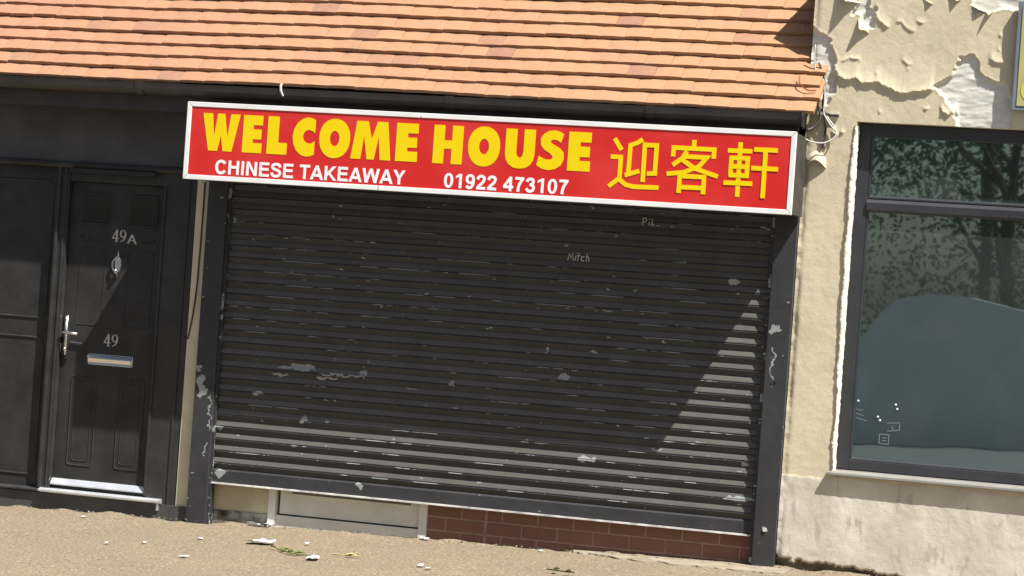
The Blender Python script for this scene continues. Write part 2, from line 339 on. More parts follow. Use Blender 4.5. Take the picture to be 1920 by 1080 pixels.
for x0, x1 in ((-1.045, -.865), (-.705, -.525)):
    b = MB(); b.box(x0, x1, YD-.004, YD+.002, 1.87, 2.05); b.build('door_pane', 'door_glass', door)
    moulding(rrect(x0-.008, x1+.008, 1.862, 2.058, .01, 2), .008, door)
    # arched top of the long panel below
    cx = (x0+x1)/2
    if x0 < -.9: moulding([(x0-.005, 1.78), (x0+.02, 1.755), (cx, 1.745), (x1-.02, 1.752), (x1+.005, 1.775)], .007, door, closed=False)
    if x0 > -.9: moulding([(x0+.085, 1.755), (x0+.13, 1.752), (x1-.02, 1.756), (x1+.005, 1.775)], .007, door, closed=False)
    moulding(rrect(x0, x1, .28, .86, .02, 3), .005, door)
    moulding(rrect(x0+.03, x1-.03, .31, .83, .02, 3), .003, door)
    moulding(rrect(x0, x1, 1.20, 1.70, .02, 3), .003, door)
# furniture of the door
b = MB(); b.plate(rrect(-.94, -.618, .944, 1.014, .010, 3), YD-.008, YD); b.prism([(YD-.008, 1.012), (YD-.018, 1.008), (YD-.034, .990), (YD-.008, .988)], -.936, -.622); b.prism([(YD-.008, .958), (YD-.016, .957), (YD-.026, .949), (YD-.008, .946)], -.936, -.622); b.build('letterbox', 'chrome', door)
b = MB(); b.prism([(YD-.008, .984), (YD-.030, .984), (YD-.018, .960), (YD-.008, .960)], -.930, -.628); b.build('letterbox_flap', 'chrome', door)
b = MB(); b.plate(rrect(-1.126, -1.098, .99, 1.247, .013, 4), YD-.01, YD); b.tube([(-1.112, YD-.005, 1.14), (-1.112, YD-.055, 1.14), (-1.098, YD-.06, 1.14), (-1.0, YD-.058, 1.135)], [.010, .010, .011, .009], 8)
b.tube([(-1.112, YD-.005, 1.03), (-1.112, YD-.018, 1.03)], .012, 10); b.tube([(-1.112, YD-.005, 1.225), (-1.112, YD-.016, 1.225)], .008, 8); b.build('door_handle', 'steel', door, smooth=True)
b = MB(); b.tube([(-1.07, YD-.01, 1.08), (-.985, YD-.012, 1.076)], .006, 6); b.build('finger_pull', 'steel', door)
b = MB(); b.plate([(-.773+a*.55, 1.60+c_) for a, c_ in ((0, .10), (.012, .06), (.03, .045), (.036, .01), (.024, -.03), (.01, -.045), (0, -.078), (-.01, -.045), (-.024, -.03), (-.036, .01), (-.03, .045), (-.012, .06))], YD-.010, YD)
ring = [(-.773+.030*math.sin(t), YD-.022, 1.605-.045*math.cos(t)*(1.1 if math.cos(t) > 0 else .9)) for t in [i*2*math.pi/18 for i in range(18)]]
b.tube(ring, .0065, 6, True); b.tube([(-.773, YD-.005, 1.645), (-.773, YD-.028, 1.645)], .012, 8); b.tube([(-.773, YD-.01, 1.556), (-.773, YD-.032, 1.556)], .012, 8); b.build('door_knocker', 'chrome', door)
def text(s, x, z, h, y, m, name, parent, bold=0., wid=None, ext=.001, space=1.0):
    cv = bpy.data.curves.new(name, 'FONT'); cv.body = s; cv.size = 1; cv.offset = bold; cv.extrude = 0; cv.space_character = space; cv.resolution_u = 4
    o = bpy.data.objects.new('tmp', cv); COL.objects.link(o); bpy.context.view_layer.update()
    me = bpy.data.meshes.new_from_object(o.evaluated_get(bpy.context.evaluated_depsgraph_get())); bpy.data.objects.remove(o); bpy.data.curves.remove(cv)
    co = np.array([v.co[:] for v in me.vertices]); mn = co.min(0); mx = co.max(0); sz = h/(mx[1]-mn[1]); sx = sz if wid is None else wid/(mx[0]-mn[0])
    bm = bmesh.new(); bm.from_mesh(me); bmesh.ops.remove_doubles(bm, verts=bm.verts, dist=1e-5); g = bmesh.ops.extrude_face_region(bm, geom=bm.faces[:])
    for v in bm.verts: v.co = Vector((x+(v.co.x-mn[0])*sx, y, z+(v.co.y-mn[1])*sz))
    for e in g['geom']:
        if isinstance(e, bmesh.types.BMVert): e.co.y = y-ext
    bmesh.ops.recalc_face_normals(bm, faces=bm.faces[:]); bm.to_mesh(me); bm.free(); me.name = name
    me.materials.clear(); me.materials.append(M[m]); o = bpy.data.objects.new(name, me); COL.objects.link(o); o.parent = parent; return o
# 49A and 49 in serif figures
def numeral4(b, x, z, h, y):
    q = lambda pts: [(x+a*h, z+c_*h) for a, c_ in pts]
    b.plate(q([(.0, .24), (.0, .32), (.36, 1.0), (.46, 1.0), (.46, .93), (.10, .33), (.10, .24)]), y-.003, y); b.plate(q([(.0, .24), (.60, .24), (.60, .335), (.0, .335)]), y-.0034, y); b.plate(q([(.34, .0), (.48, .0), (.48, 1.0), (.34, 1.0)]), y-.0037, y); b.plate(q([(.27, 0), (.55, 0), (.55, .05), (.27, .05)]), y-.0041, y)
def numeral9(b, x, z, h, y):
    n = 16; out = [(.29+.29*math.cos(t), .68+.32*math.sin(t)) for t in [i*2*math.pi/n for i in range(n)]]; inn = [(.29+.155*math.cos(t), .69+.25*math.sin(t)) for t in [i*2*math.pi/n for i in range(n)]]
    for i in range(n): b.plate([(x+p[0]*h, z+p[1]*h) for p in (out[i], out[(i+1) % n], inn[(i+1) % n], inn[i])], y-.003, y)
    b.plate([(x+a*h, z+c_*h) for a, c_ in ((.58, .70), (.575, .5), (.50, .28), (.35, .10), (.10, .0), (.08, .05), (.26, .15), (.38, .32), (.43, .52), (.44, .70))], y-.0035, y)
b = MB(); numeral4(b, -.828, 1.752, .080, YD); numeral9(b, -.775, 1.752, .080, YD); q = lambda pts: [(-.720+a*.066, 1.745+c_*.060) for a, c_ in pts]
b.plate(q([(0, 0), (.20, 0), (.60, 1), (.40, 1)]), YD-.003, YD); b.plate(q([(.42, 1), (.6, 1), (1.05, 0), (.85, 0)]), YD-.0035, YD); b.plate(q([(.2, .3), (.82, .3), (.78, .40), (.25, .40)]), YD-.004, YD); b.build('door_number', 'number_grey', door)
b = MB(); numeral4(b, -.836, 1.070, .080, YD); numeral9(b, -.782, 1.070, .080, YD); b.build('door_number', 'number_grey', door)
b = MB(); b.prism([(YD+.005, .185), (YD-.01, .183), (YD-.035, .150), (YD-.035, .143), (YD+.005, .143)], -1.135, -.456); b.build('weather_bar', 'aluminium', door)
b = MB(); b.prism([(.10, .118), (-.015, .118), (-.045, .108), (-.045, .098), (-.02, .098), (-.02, .09), (.10, .09)], -1.195, -.335); b.prism([(-.012, .09), (-.012, .045), (-.02, .045), (-.02, .09)], -.36, -.345); b.build('door_threshold', 'aluminium', shop)
b = MB(); b.prism([(.10, .115), (-.018, .112), (-.03, .104), (-.03, .093), (.10, .09)], -2.3, -1.195); b.build('black_sill', 'black_frame', shop)
# moulded panel left of the door
b = MB(); b.box(-2.3, -1.225, .04, .10, .115, 2.215); sp = b.build('side_panel', 'black_wood', shop)
for z0, z1 in ((.19, 1.09), (1.22, 2.12)):
    moulding(rrect(-2.1, -1.27, z0, z1, .06, 6), .009, sp, y=.042, name='panel_moulding')
    moulding(rrect(-2.05, -1.32, z0+.05, z1-.05, .04, 6), .003, sp, y=.042, name='panel_moulding')
# below the shutter: cream pier, stained base, pale door, brick riser
b = MB(); b.box(-.02, .392, .05, .10, .085, 2.0); b.build('cream_pier', 'cream_shop', shop)
b = MB(); b.box(-.02, .394, .042, .10, -.1, .085); b.build('stained_base', 'stained_base', shop)
b = MB(); b.box(.392, .442, .03, .10, -.03, 2.0); b.box(1.405, 1.457, .03, .10, -.03, 2.0); b.box(.442, 1.405, .04, .10, -.03, .088); uf = b.build('shop_door_frame', 'upvc', shop)
b = MB(); b.box(.462, 1.40, .055, .095, .098, .50); sdoor = b.build('shop_door', 'upvc', shop); b = MB(); b.box(.443, 1.404, .086, .099, .089, .6); b.build('door_gap', 'dark_void', shop)
b = MB(); b.box(.535, 1.355, .046, .056, .225, .232); b.box(.535, .545, .046, .056, .232, .5); b.box(1.345, 1.355, .046, .056, .232, .5); b.build('panel_bead', 'upvc', sdoor)
b = MB(); b.box(.545, 1.345, .0535, .0552, .232, .5); b.build('door_panel', 'grey_panel', sdoor)
b = MB(); b.box(1.457, 3.56, .046, .10, -.10, .43); riser = b.build('brick_riser', 'mortar', shop)
BM = {}
def brick(x0, x1, z0, z1):
    wd = round(x1-x0, 3); 
    if wd not in BM:
        b = MB(); b.box(-wd/2, wd/2, -.003, .02, -(z1-z0)/2, (z1-z0)/2); o = b.build('brick', 'brick', riser, bevel=.002); BM[wd] = o.data; bpy.data.objects.remove(o)
    j = random.uniform(-.0015, .0015); inst(BM[wd], 'brick', riser, Matrix.Translation(((x0+x1)/2, .046+j, (z0+z1)/2)))
J = .011
for r_, (z0, z1) in enumerate(((-.073, .010), (.010, .093), (.093, .176), (.176, .259), (.259, .342))):
    odd = r_ % 2
    cuts = ([1.457, 1.615, 1.833] if odd else [1.457, 1.578, 1.833]) if not odd else [1.457, 1.680, 1.833]
    x = 1.843+(.10 if odd else .228); right = [1.843, x]
    while x < 3.55: x += .228; right.append(min(x, 3.56))
    for seq in (cuts, right):
        for a, c_ in zip(seq[:-1], seq[1:]):
            if c_-a > .02: brick(a+J/2, c_-J/2, z0+J/2, z1-J/2)

# ------------------------------------------------------------------ roller shutter
sh = thing('roller_shutter', 'closed black roller shutter with chipped paint under the red sign', 'shutter')
PI_ = .0775
sl = MB()
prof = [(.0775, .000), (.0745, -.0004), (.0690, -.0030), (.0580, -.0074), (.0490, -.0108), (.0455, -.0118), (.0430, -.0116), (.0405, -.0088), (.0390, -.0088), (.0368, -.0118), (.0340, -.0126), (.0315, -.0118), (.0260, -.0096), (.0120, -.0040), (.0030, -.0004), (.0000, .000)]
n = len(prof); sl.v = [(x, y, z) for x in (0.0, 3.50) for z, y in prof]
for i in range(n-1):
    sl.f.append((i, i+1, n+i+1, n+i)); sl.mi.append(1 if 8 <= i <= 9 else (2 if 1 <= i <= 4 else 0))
sm = sl.build('slat', ['shutter_paint', 'shutter_edge', 'shutter_lit_dust'], sh); slat_me = sm.data; bpy.data.objects.remove(sm)
ZB = .350
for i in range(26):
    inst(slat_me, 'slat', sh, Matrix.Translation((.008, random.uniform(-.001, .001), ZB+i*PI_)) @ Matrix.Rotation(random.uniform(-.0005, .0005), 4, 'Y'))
b = MB(); b.prism([(.012, .350), (-.004, .350), (-.012, .340), (-.012, .268), (.012, .268)], .006, 3.512); br = b.build('bottom_rail', 'shutter_paint', sh)
b = MB(); b.prism([(.012, .267), (-.026, .264), (-.028, .255), (.012, .254)], .006, 3.512); b.build('rail_lip', 'rail_lip', sh)
b = MB(); b.prism([(.05, .265), (.05, .0)], 0, 0) if False else None
def guide(x0, x1, xin, z0, z1):
    b = MB(); b.box(x0, x1, -.05, .045, z0, z1); g = b.build('guide_rail', 'guide_paint', sh, bevel=.004)
    e = MB(); e.box(min(xin, x0 if xin < x0 else x1), max(xin, x0 if xin < x0 else x1), -.030, .03, z0, z1) if False else e.box(*( (x1, xin) if xin > x1 else (xin, x0)), -.030, .03, z0+.01, z1); e.build('guide_channel', 'shutter_edge', g); return g
guide(-.135, .000, .016, gz(0)-.02, 2.40); gr_ = guide(3.532, 3.668, 3.512, gz(3.6)-.02, 2.40)
for z in (.306, 2.035, 1.20): b = MB(); b.tube([(3.600, -.048, z), (3.600, -.058, z)], .013, 8); b.build('bolt_head', 'guide_paint' if z != .306 else 'scratch', gr_)
b = MB(); b.box(-.13, 3.66, .03, .095, 2.30, 2.60); b.build('shutter_housing', 'fascia_black', sh)
# scratched writing on the laths
def scrawl(strokes, x, z, s):
    b = MB()
    for st_ in strokes: b.strip([(x+a*s, z+c_*s) for a, c_ in st_], .0045, -.0155, -.0125)
    return b.build('scratched_writing', 'scratch', sh)
scrawl([[(0, 0), (.15, .9), (.4, .35), (.6, 1), (.7, 0)], [(.95, 0), (1.05, .7)], [(1.08, .95), (1.10, 1.05)], [(1.3, 0), (1.4, 1.0)], [(1.2, .65), (1.6, .7)], [(2.1, .55), (1.85, .6), (1.75, .2), (1.95, 0), (2.15, .1)], [(2.4, 0), (2.5, 1.0)], [(2.42, .35), (2.6, .6), (2.75, .5), (2.78, 0)]], 2.262, 1.828, .048)
scrawl([[(0, 0), (.05, 1.0)], [(.05, 1.0), (.5, .9), (.55, .6), (.1, .4)], [(.9, 0), (.92, .5)], [(.94, .75), (.95, .85)], [(1.3, .9), (1.3, .05), (1.7, .08)], [(1.95, .03), (2.1, .05)], [(2.25, .02), (2.4, .1)]], 2.715, 2.072, .045)

# ------------------------------------------------------------------ the sign
sg = thing('shop_sign', 'red shop sign box with white frame, yellow lettering and Chinese characters', 'sign')
sg.scale = (.9928,)*3; sg.location = (.0442, -.1025, .0121)
X0, X1, ZS0, ZS1, YF = -.187, 3.676, 2.174, 2.661, -.34
b = MB(); b.box(X0+.008, X1-.004, YF+.022, .050, ZS0+.006, ZS1-.006); b.build('sign_box', 'sign_side', sg)
b = MB(); b.box(X0+.025, X1-.025, YF+.0015, YF+.021, ZS0+.022, ZS1-.022); b.build('face_panel', 'sign_red', sg)
def fr(poly): 
    b = MB(); b.plate(poly, YF-.003, YF+.021); b.build('frame_bar', 'sign_white', sg, bevel=.0025)
FW = .030; xj = 1.115; g = .003
for a, c_ in ((X0, 1.36-g), (1.36+g, X1)):
    fr([(a, ZS1), (c_, ZS1), (c_-(FW if c_ == X1 else 0), ZS1-FW), (a+(FW if a == X0 else 0), ZS1-FW)])
for a, c_ in ((X0, xj-g), (xj+g, X1)):
    fr([(a, ZS0), (c_, ZS0), (c_-(FW if c_ == X1 else 0), ZS0+FW), (a+(FW if a == X0 else 0), ZS0+FW)])
fr([(X0, ZS0+g), (X0+FW, ZS0+FW+g), (X0+FW, ZS1-FW-g), (X0, ZS1-g)]); fr([(X1, ZS0+g), (X1-FW, ZS0+FW+g), (X1-FW, ZS1-FW-g), (X1, ZS1-g)])
YL = YF+.0015
def ell(cx, cy, rx, ry, n=28, e=2.15, a0=0, a1=360):
    o = []
    for i in range(n+1):
        t = R(a0+(a1-a0)*i/n); c_, s_ = math.cos(t), math.sin(t); o.append((cx+rx*math.copysign(abs(c_)**(2/e), c_), cy+ry*math.copysign(abs(s_)**(2/e), s_)))
    return o
def ring_plate(b, out, inn, f):
    for i in range(len(out)-1): b.plate([f(out[i]), f(out[i+1]), f(inn[i+1]), f(inn[i])], YL-.0015, YL)
G_E = [(0, 0), (0, 1), (1, 1), (1, .74), (.53, .74), (.53, .63), (.96, .63), (.96, .365), (.53, .365), (.53, .265), (1, .265), (1, 0)]
GL = dict(
    W=[(0, 1), (.26, 1), (.325, .37), (.395, 1), (.585, 1), (.68, .37), (.75, 1), (1, 1), (.815, 0), (.58, 0), (.505, .42), (.43, 0), (.19, 0)], E=G_E,
    L=[(0, 0), (0, 1), (.56, 1), (.56, .31), (1, .31), (1, 0)], H=[(0, 0), (0, 1), (.37, 1), (.37, .61), (.63, .61), (.63, 1), (1, 1), (1, 0), (.63, 0), (.63, .39), (.37, .39), (.37, 0)],
    M=[(.12, 1), (.40, 1), (.507, .54), (.636, 1), (.89, 1), (1, 0), (.736, 0), (.68, .62), (.587, 0), (.41, 0), (.31, .62), (.25, 0), (0, 0)],
    C=[(1, .95), (.86, 1.0), (.66, 1.02), (.42, .98), (.20, .86), (.06, .70), (0, .50), (.05, .30), (.19, .13), (.40, .02), (.64, -.02), (.85, .0), (1, .045), (1, .40), (.88, .345), (.74, .325), (.59, .36), (.49, .43), (.46, .51), (.50, .60), (.60, .67), (.74, .69), (.88, .665), (1, .615)],
    U=[(0, 1), (.38, 1), (.38, .40), (.41, .31), (.47, .265), (.53, .265), (.59, .31), (.62, .40), (.62, 1), (1, 1), (1, .36), (.96, .20), (.86, .08), (.70, .0), (.5, -.02), (.30, .0), (.14, .08), (.04, .20), (0, .36)],
    S=[(.95, .92), (.8, .985), (.6, 1.01), (.38, .985), (.2, .90), (.10, .77), (.12, .62), (.24, .51), (.46, .42), (.56, .36), (.58, .30), (.50, .26), (.38, .25), (.22, .28), (.06, .34), (0, .09), (.2, .01), (.45, -.02), (.7, .02), (.9, .12), (1, .28), (.97, .45), (.85, .55), (.66, .62), (.50, .68), (.48, .735), (.56, .77), (.70, .765), (.86, .70)])
WORD = [('W', -.077, .176), ('E', .199, .329), ('L', .364, .497), ('C', .532, .680), ('O', .709, .912), ('M', .921, 1.182), ('E', 1.212, 1.353), ('H', 1.453, 1.641), ('O', 1.675, 1.878), ('U', 1.911, 2.097), ('S', 2.113, 2.282), ('E', 2.305, 2.445)]
for ch, a, c_ in WORD:
    z0, z1 = 2.360, 2.594; f = lambda p: (a+(c_-a)*p[0], z0+(z1-z0)*p[1]); b = MB()
    if ch == 'O': ring_plate(b, ell(.5, .5, .5, .52), ell(.5, .5, .155, .20, e=2.0), f)
    else: b.plate([f(p) for p in GL[ch]], YL-.0015, YL)
    b.build('letter', 'sign_yellow', sg)
T_ = .195
GS = {}            # bold sans: ('s', centre line) strokes, ('p', polygon), advance width in cap heights
SP = lambda pts, sub=4: [tuple(p) for p in spline([Vector((a, c_, 0)) for a, c_ in pts], sub)]
GS['C'] = (1.01, [('r', .53, .5, .46, .52, .25, .325, 34, 326)]); GS['H'] = (1.01, [('s', [(.19, 0), (.19, 1)]), ('s', [(.82, 0), (.82, 1)]), ('s', [(.19, .53), (.82, .53)])])
GS['I'] = (.39, [('s', [(.195, 0), (.195, 1)])]); GS['N'] = (1.01, [('s', [(.19, 0), (.19, 1)]), ('s', [(.82, 0), (.82, 1)]), ('p', [(.10, 1), (.30, 1), (.91, 0), (.71, 0)])])
GS['E'] = (.93, [('s', [(.19, 0), (.19, 1)]), ('s', [(.19, .91), (.84, .91)]), ('s', [(.19, .52), (.80, .52)]), ('s', [(.19, .09), (.86, .09)])])
GS['S'] = (.93, [('s', SP([(.77, .70), (.70, .86), (.47, .925), (.22, .86), (.17, .71), (.28, .59), (.50, .52), (.70, .43), (.77, .28), (.68, .13), (.46, .075), (.21, .14), (.14, .32)]))])
GS['T'] = (.85, [('s', [(.03, .91), (.82, .91)]), ('s', [(.425, 0), (.425, .91)])]); GS['A'] = (1.01, [('p', [(0, 0), (.215, 0), (.61, 1), (.40, 1)]), ('p', [(1.01, 0), (.795, 0), (.40, 1), (.61, 1)]), ('s', [(.25, .30), (.76, .30)])])
GS['K'] = (1.01, [('s', [(.19, 0), (.19, 1)]), ('p', [(.24, .50), (.70, 1), (.98, 1), (.30, .28)]), ('p', [(.43, .62), (1.02, 0), (.76, 0), (.36, .46)])])
GS['W'] = (1.32, [('p', [(0, 1), (.21, 1), (.43, 0), (.22, 0)]), ('p', [(.22, 0), (.43, 0), (.76, 1), (.56, 1)]), ('p', [(.56, 1), (.76, 1), (1.10, 0), (.89, 0)]), ('p', [(.89, 0), (1.10, 0), (1.32, 1), (1.11, 1)])])
GS['Y'] = (.93, [('p', [(0, 1), (.24, 1), (.56, .48), (.37, .40)]), ('p', [(.93, 1), (.69, 1), (.37, .48), (.56, .40)]), ('p', [(.365, 0), (.565, 0), (.565, .46), (.365, .46)])]); GS[' '] = (.39, [])
GS['0'] = (.78, [('r', .39, .5, .335, .515, .14, .345, 0, 360)]); GS['1'] = (.78, [('s', [(.46, 0), (.46, 1)]), ('p', [(.12, .66), (.12, .83), (.40, 1.0), (.46, .86)])])
GS['9'] = (.78, [('r', .38, .67, .33, .34, .135, .165, 0, 360), ('s', SP([(.61, .66), (.60, .36), (.48, .13), (.30, .075), (.12, .19)]))])
GS['2'] = (.78, [('s', SP([(.14, .68), (.22, .86), (.40, .92), (.58, .84), (.60, .66), (.48, .46), (.28, .27), (.14, .10)])), ('s', [(.07, .09), (.71, .09)])])
GS['3'] = (.78, [('s', SP([(.14, .72), (.24, .88), (.42, .915), (.57, .83), (.57, .64), (.44, .54), (.33, .53)])), ('s', SP([(.33, .525), (.50, .50), (.62, .36), (.58, .16), (.40, .075), (.22, .12), (.12, .27)]))])
GS['4'] = (.78, [('s', [(.54, 0), (.54, 1)]), ('s', [(.03, .29), (.74, .29)]), ('p', [(.03, .22), (.03, .38), (.46, 1), (.54, 1), (.54, .80), (.22, .33)])]); GS['7'] = (.78, [('s', [(.07, .91), (.71, .91)]), ('s', SP([(.60, .86), (.44, .60), (.34, .32), (.31, .0)]))])
def line(s_, x0, x1, z0, h):
    tot = sum(GS[c_][0] for c_ in s_); sx = (x1-x0)/(tot*h); x = x0
    for c_ in s_:
        ad, parts = GS[c_]; b = MB()
        for i, pt in enumerate(parts):
            y = YL-.0015-.0003*i; f = lambda p: (x+p[0]*h*sx, z0+p[1]*h)
            if pt[0] == 's': b.strip([f(p) for p in pt[1]], T_*h, y, YL)
            elif pt[0] == 'p': b.plate([f(p) for p in pt[1]], y, YL)
            else:
                _, cx, cy, ro, rv, ri, rw, a0, a1 = pt; O = ell(cx, cy, ro, rv, 24, 2.1, a0, a1); I_ = ell(cx, cy, ri, rw, 24, 2.0, a0, a1)
                for q_ in range(24): b.plate([f(O[q_]), f(O[q_+1]), f(I_[q_+1]), f(I_[q_])], y, YL)
        x += ad*h*sx
        if parts: b.build('small_letter', 'sign_letter_white', sg)
line('CHINESE TAKEAWAY', .022, 1.288, 2.217, .088); line('01922 473107', 1.532, 2.326, 2.216, .088)
HAN = [[[(2.587,2.567),(2.634,2.500)],[(2.570,2.458),(2.632,2.458),(2.632,2.333),(2.568,2.280)],[(2.622,2.332),(2.671,2.296),(2.721,2.286),(2.874,2.289)],[(2.758,2.569),(2.728,2.548),(2.686,2.531),(2.684,2.360)],[(2.663,2.351),(2.750,2.381)],[(2.773,2.552),(2.775,2.317)],[(2.765,2.537),(2.846,2.538),(2.845,2.371),(2.797,2.369)]],
       [[(3.071,2.582),(3.071,2.530)],[(2.949,2.478),(2.949,2.531),(3.194,2.531),(3.194,2.477)],[(3.031,2.514),(3.006,2.471),(2.949,2.427)],[(3.010,2.482),(3.153,2.482),(3.108,2.426),(3.019,2.388),(2.917,2.374)],[(3.007,2.461),(3.081,2.415),(3.226,2.374)],[(2.997,2.374),(2.997,2.265)],[(2.990,2.365),(3.144,2.366),(3.144,2.265)],[(3.004,2.300),(3.145,2.302)]],
       [[(3.275,2.531),(3.421,2.533)],[(3.348,2.582),(3.349,2.262)],[(3.300,2.497),(3.300,2.384)],[(3.289,2.489),(3.410,2.490)],[(3.397,2.492),(3.397,2.378)],[(3.303,2.439),(3.404,2.440)],[(3.290,2.387),(3.408,2.388)],[(3.262,2.341),(3.433,2.343)],[(3.431,2.545),(3.571,2.545)],[(3.421,2.435),(3.580,2.436)],[(3.500,2.541),(3.500,2.262)]]]
for ch in HAN:
    b = MB()
    for i, st_ in enumerate(ch):
        b.strip(st_, .0265, YL-.0015-.00022*i, YL-.0001*i if False else YL)
    b.build('chinese_character', 'sign_yellow', sg)

# ------------------------------------------------------------------ neighbouring building with crumbling render
nb = thing('neighbour_building', 'cream rendered building with peeling patchy wall and large dark window', 'building')
ZT = 3.74; WX0, WX1, WZ0, WZ1 = 3.975, 5.95, .690, 2.762
st_ = .0065
gx = np.concatenate([np.arange(3.672, WX0, st_), np.arange(WX0, 5.25, st_), np.linspace(5.27, 7.2, 20)]); gx[np.argmin(abs(gx-5.95))] = WX1
zz = np.concatenate([np.arange(-.05, WZ0, st_), [WZ0], np.arange(WZ0+st_, WZ1, st_), [WZ1], np.arange(WZ1+st_, ZT, st_), [ZT]])
GX, GZ = np.meshgrid(gx, zz, indexing='ij')
def inpoly(px, pz, poly):
    r_ = np.zeros(px.shape, bool); n = len(poly)
    for i in range(n):
        (xa, za), (xb, zb_) = poly[i], poly[(i+1) % n]
        if abs(zb_-za) < 1e-9: zb_ += 1e-6
        r_ ^= ((za > pz) != (zb_ > pz)) & (px < (xb-xa)*(pz-za)/(zb_-za)+xa)
    return r_
def blur(a, n=1):
    for _ in range(n):
        p_ = np.pad(a, 1, mode='edge'); a = (p_[:-2, 1:-1]+p_[2:, 1:-1]+p_[1:-1, :-2]+p_[1:-1, 2:]+2*a)/6
    return a
jx = fbm(GX, GZ, 14, 1)*.05; jz = fbm(GX, GZ, 14, 9)*.05
PATCH = [[(4.534,3.174),(4.637,3.182),(4.684,3.083),(4.748,3.045),(4.85,3.05),(4.85,2.74),(4.569,2.74),(4.556,2.856),(4.440,2.948),(4.408,3.002),(4.515,3.055)],
         [(4.577,3.70),(5.2,3.70),(5.2,3.50),(4.889,3.472),(4.830,3.435),(4.761,3.453),(4.694,3.430),(4.639,3.442),(4.589,3.475)],
         [(3.66,3.30),(3.753,3.263),(3.821,3.110),(3.813,3.018),(3.841,2.928),(3.778,2.88),(3.66,2.90)],
         [(3.926,3.70),(4.024,3.70),(4.024,3.421),(4.056,3.366),(3.997,3.314),(3.966,3.355),(3.921,3.389),(3.886,3.381),(3.923,3.459)]]
msk = np.zeros(GX.shape)
for P in PATCH: msk = np.maximum(msk, inpoly(GX+jx, GZ+jz, P).astype(float))
basep = [(3.6, -.1), (3.6, .135), (3.72, .145), (3.85, .125), (4.05, .128), (4.2, .112), (4.45, .100), (4.9, .10), (5.4, .09), (7.3, .1), (7.3, -.1)]
bmk = inpoly(GX+fbm(GX, GZ, 40, 61)*.03, GZ+fbm(GX*.4, GZ, 45, 62)*.035+fbm(GX, GX*0, 4, 63)*.03, basep).astype(float)
H = fbm(GX, GZ, 1.5, 20)*.006+fbm(GX, GZ, 7, 30)*.0009+fbm(GX, GZ, 34, 33, 2)*.0009
H += fbm(GX, GZ, 22, 70, 3)*.004*np.clip(fbm(GX, GZ, 2.2, 77)*6, 0, 1)*(GZ > 2.78)
mb = blur(msk, 1); H -= mb*.015; H -= blur(bmk, 1)*(.022+fbm(GX, GZ, 20, 55)*.02)
edge = np.clip(blur(msk, 6)-mb*.999, 0, 1)*(1-mb); H += edge*.012                      # coat lifts beside the missing patches
H += mb*fbm(GX*.5, GZ*2.2, 16, 60, 3)*.005                                            # layered old coats inside the patches
SAG = [([(3.80,3.05),(3.841,3.027),(3.899,3.001),(3.947,3.024),(3.984,2.987),(4.047,2.993),(4.071,3.008),(4.133,2.969),(4.219,2.938),(4.301,2.952),(4.411,2.967)], .017, .05),
 ([(4.449,2.872),(4.475,2.838),(4.510,2.826),(4.543,2.852),(4.570,2.815)], .013, .025), ([(4.031,3.421),(4.060,3.366),(4.129,3.319)], .011, .03), ([(4.149,3.341),(4.189,3.363),(4.234,3.316),(4.283,3.307)], .006, .02),
 ([(4.272,3.373),(4.307,3.357),(4.335,3.365)], .007, .012), ([(4.713,3.168),(4.797,3.137),(4.83,3.13)], .011, .03), ([(4.085,2.855),(4.101,2.827),(4.122,2.825)], .006, .012), ([(3.849,3.111),(3.904,3.135),(3.953,3.137),(3.975,3.117)], .007, .012),
 ([(4.755,3.239),(4.785,3.205)], .008, .012), ([(4.757,3.322),(4.790,3.285)], .009, .012), ([(4.204,3.147),(4.241,3.114),(4.276,3.115)], .006, .02), ([(4.236,3.092),(4.264,3.080)], .007, .01), ([(4.056,3.064),(4.086,3.044)], .007, .012),
 ([(4.349,2.867),(4.364,2.847),(4.398,2.855)], .007, .01), ([(3.836,2.794),(3.872,2.785)], .009, .012), ([(3.87,2.70),(3.89,2.69),(3.91,2.695)], .012, .012), ([(3.80,2.79),(3.85,2.775)], .010, .012), ([(3.82,2.69),(3.87,2.675)], .011, .02), ([(4.0,3.05),(4.02,3.04)], .005, .01)]
for pl, A, L in SAG:
    px, pz = zip(*pl); zl = np.interp(GX, px, pz)+fbm(GX, GX*0, 30, 5)*.012; s_ = GZ-zl
    tp = np.clip((GX-px[0])/.02, 0, 1)*np.clip((px[-1]-GX)/.02, 0, 1); H += A*tp*np.where(s_ > 0, np.exp(-np.maximum(s_, 0)/L), np.exp(np.minimum(s_, 0)/.006))
# lower coat stops in a slight ledge, old coat is a little proud above it
lowm = (GZ < .652+fbm(GX, GX*0, 5, 3)*.05+.02*np.clip(GX-3.9, 0, .1)).astype(float); H += blur(lowm, 1)*.003+lowm*(fbm(GX*2.2+GZ, GZ*.8-GX*.5, 13, 301, 3)*.0007*np.clip(1.2-fbm(GX, GZ, 2, 310)*3-np.clip(GX-3.8, 0, 1)*.7, .15, 1.5))
H -= np.clip((3.72-GX)/.03, 0, 1)**2*.012*(fbm(GX, GZ, 9, 80)+.6)                        # worn corner
YW = -.02-H
win = ((GX[:-1, :-1] >= WX0-1e-6) & (GX[1:, 1:] <= WX1+1e-3) & (GZ[:-1, :-1] >= WZ0-1e-6) & (GZ[1:, 1:] <= WZ1+1e-6))
wall = grid('wall', GX, YW, GZ, 'old_render', ~win); wall.parent = nb
ca = wall.data.color_attributes.new('coat', 'FLOAT_COLOR', 'POINT')
ca.data.foreach_set('color', np.stack([mb, blur(bmk, 1), lowm, np.ones_like(mb)], -1).reshape(-1))
bm = bmesh.new(); bm.from_mesh(wall.data); bmesh.ops.delete(bm, geom=[v for v in bm.verts if not v.link_faces], context='VERTS')
ee = bmesh.ops.extrude_edge_only(bm, edges=[e for e in bm.edges if e.is_boundary])
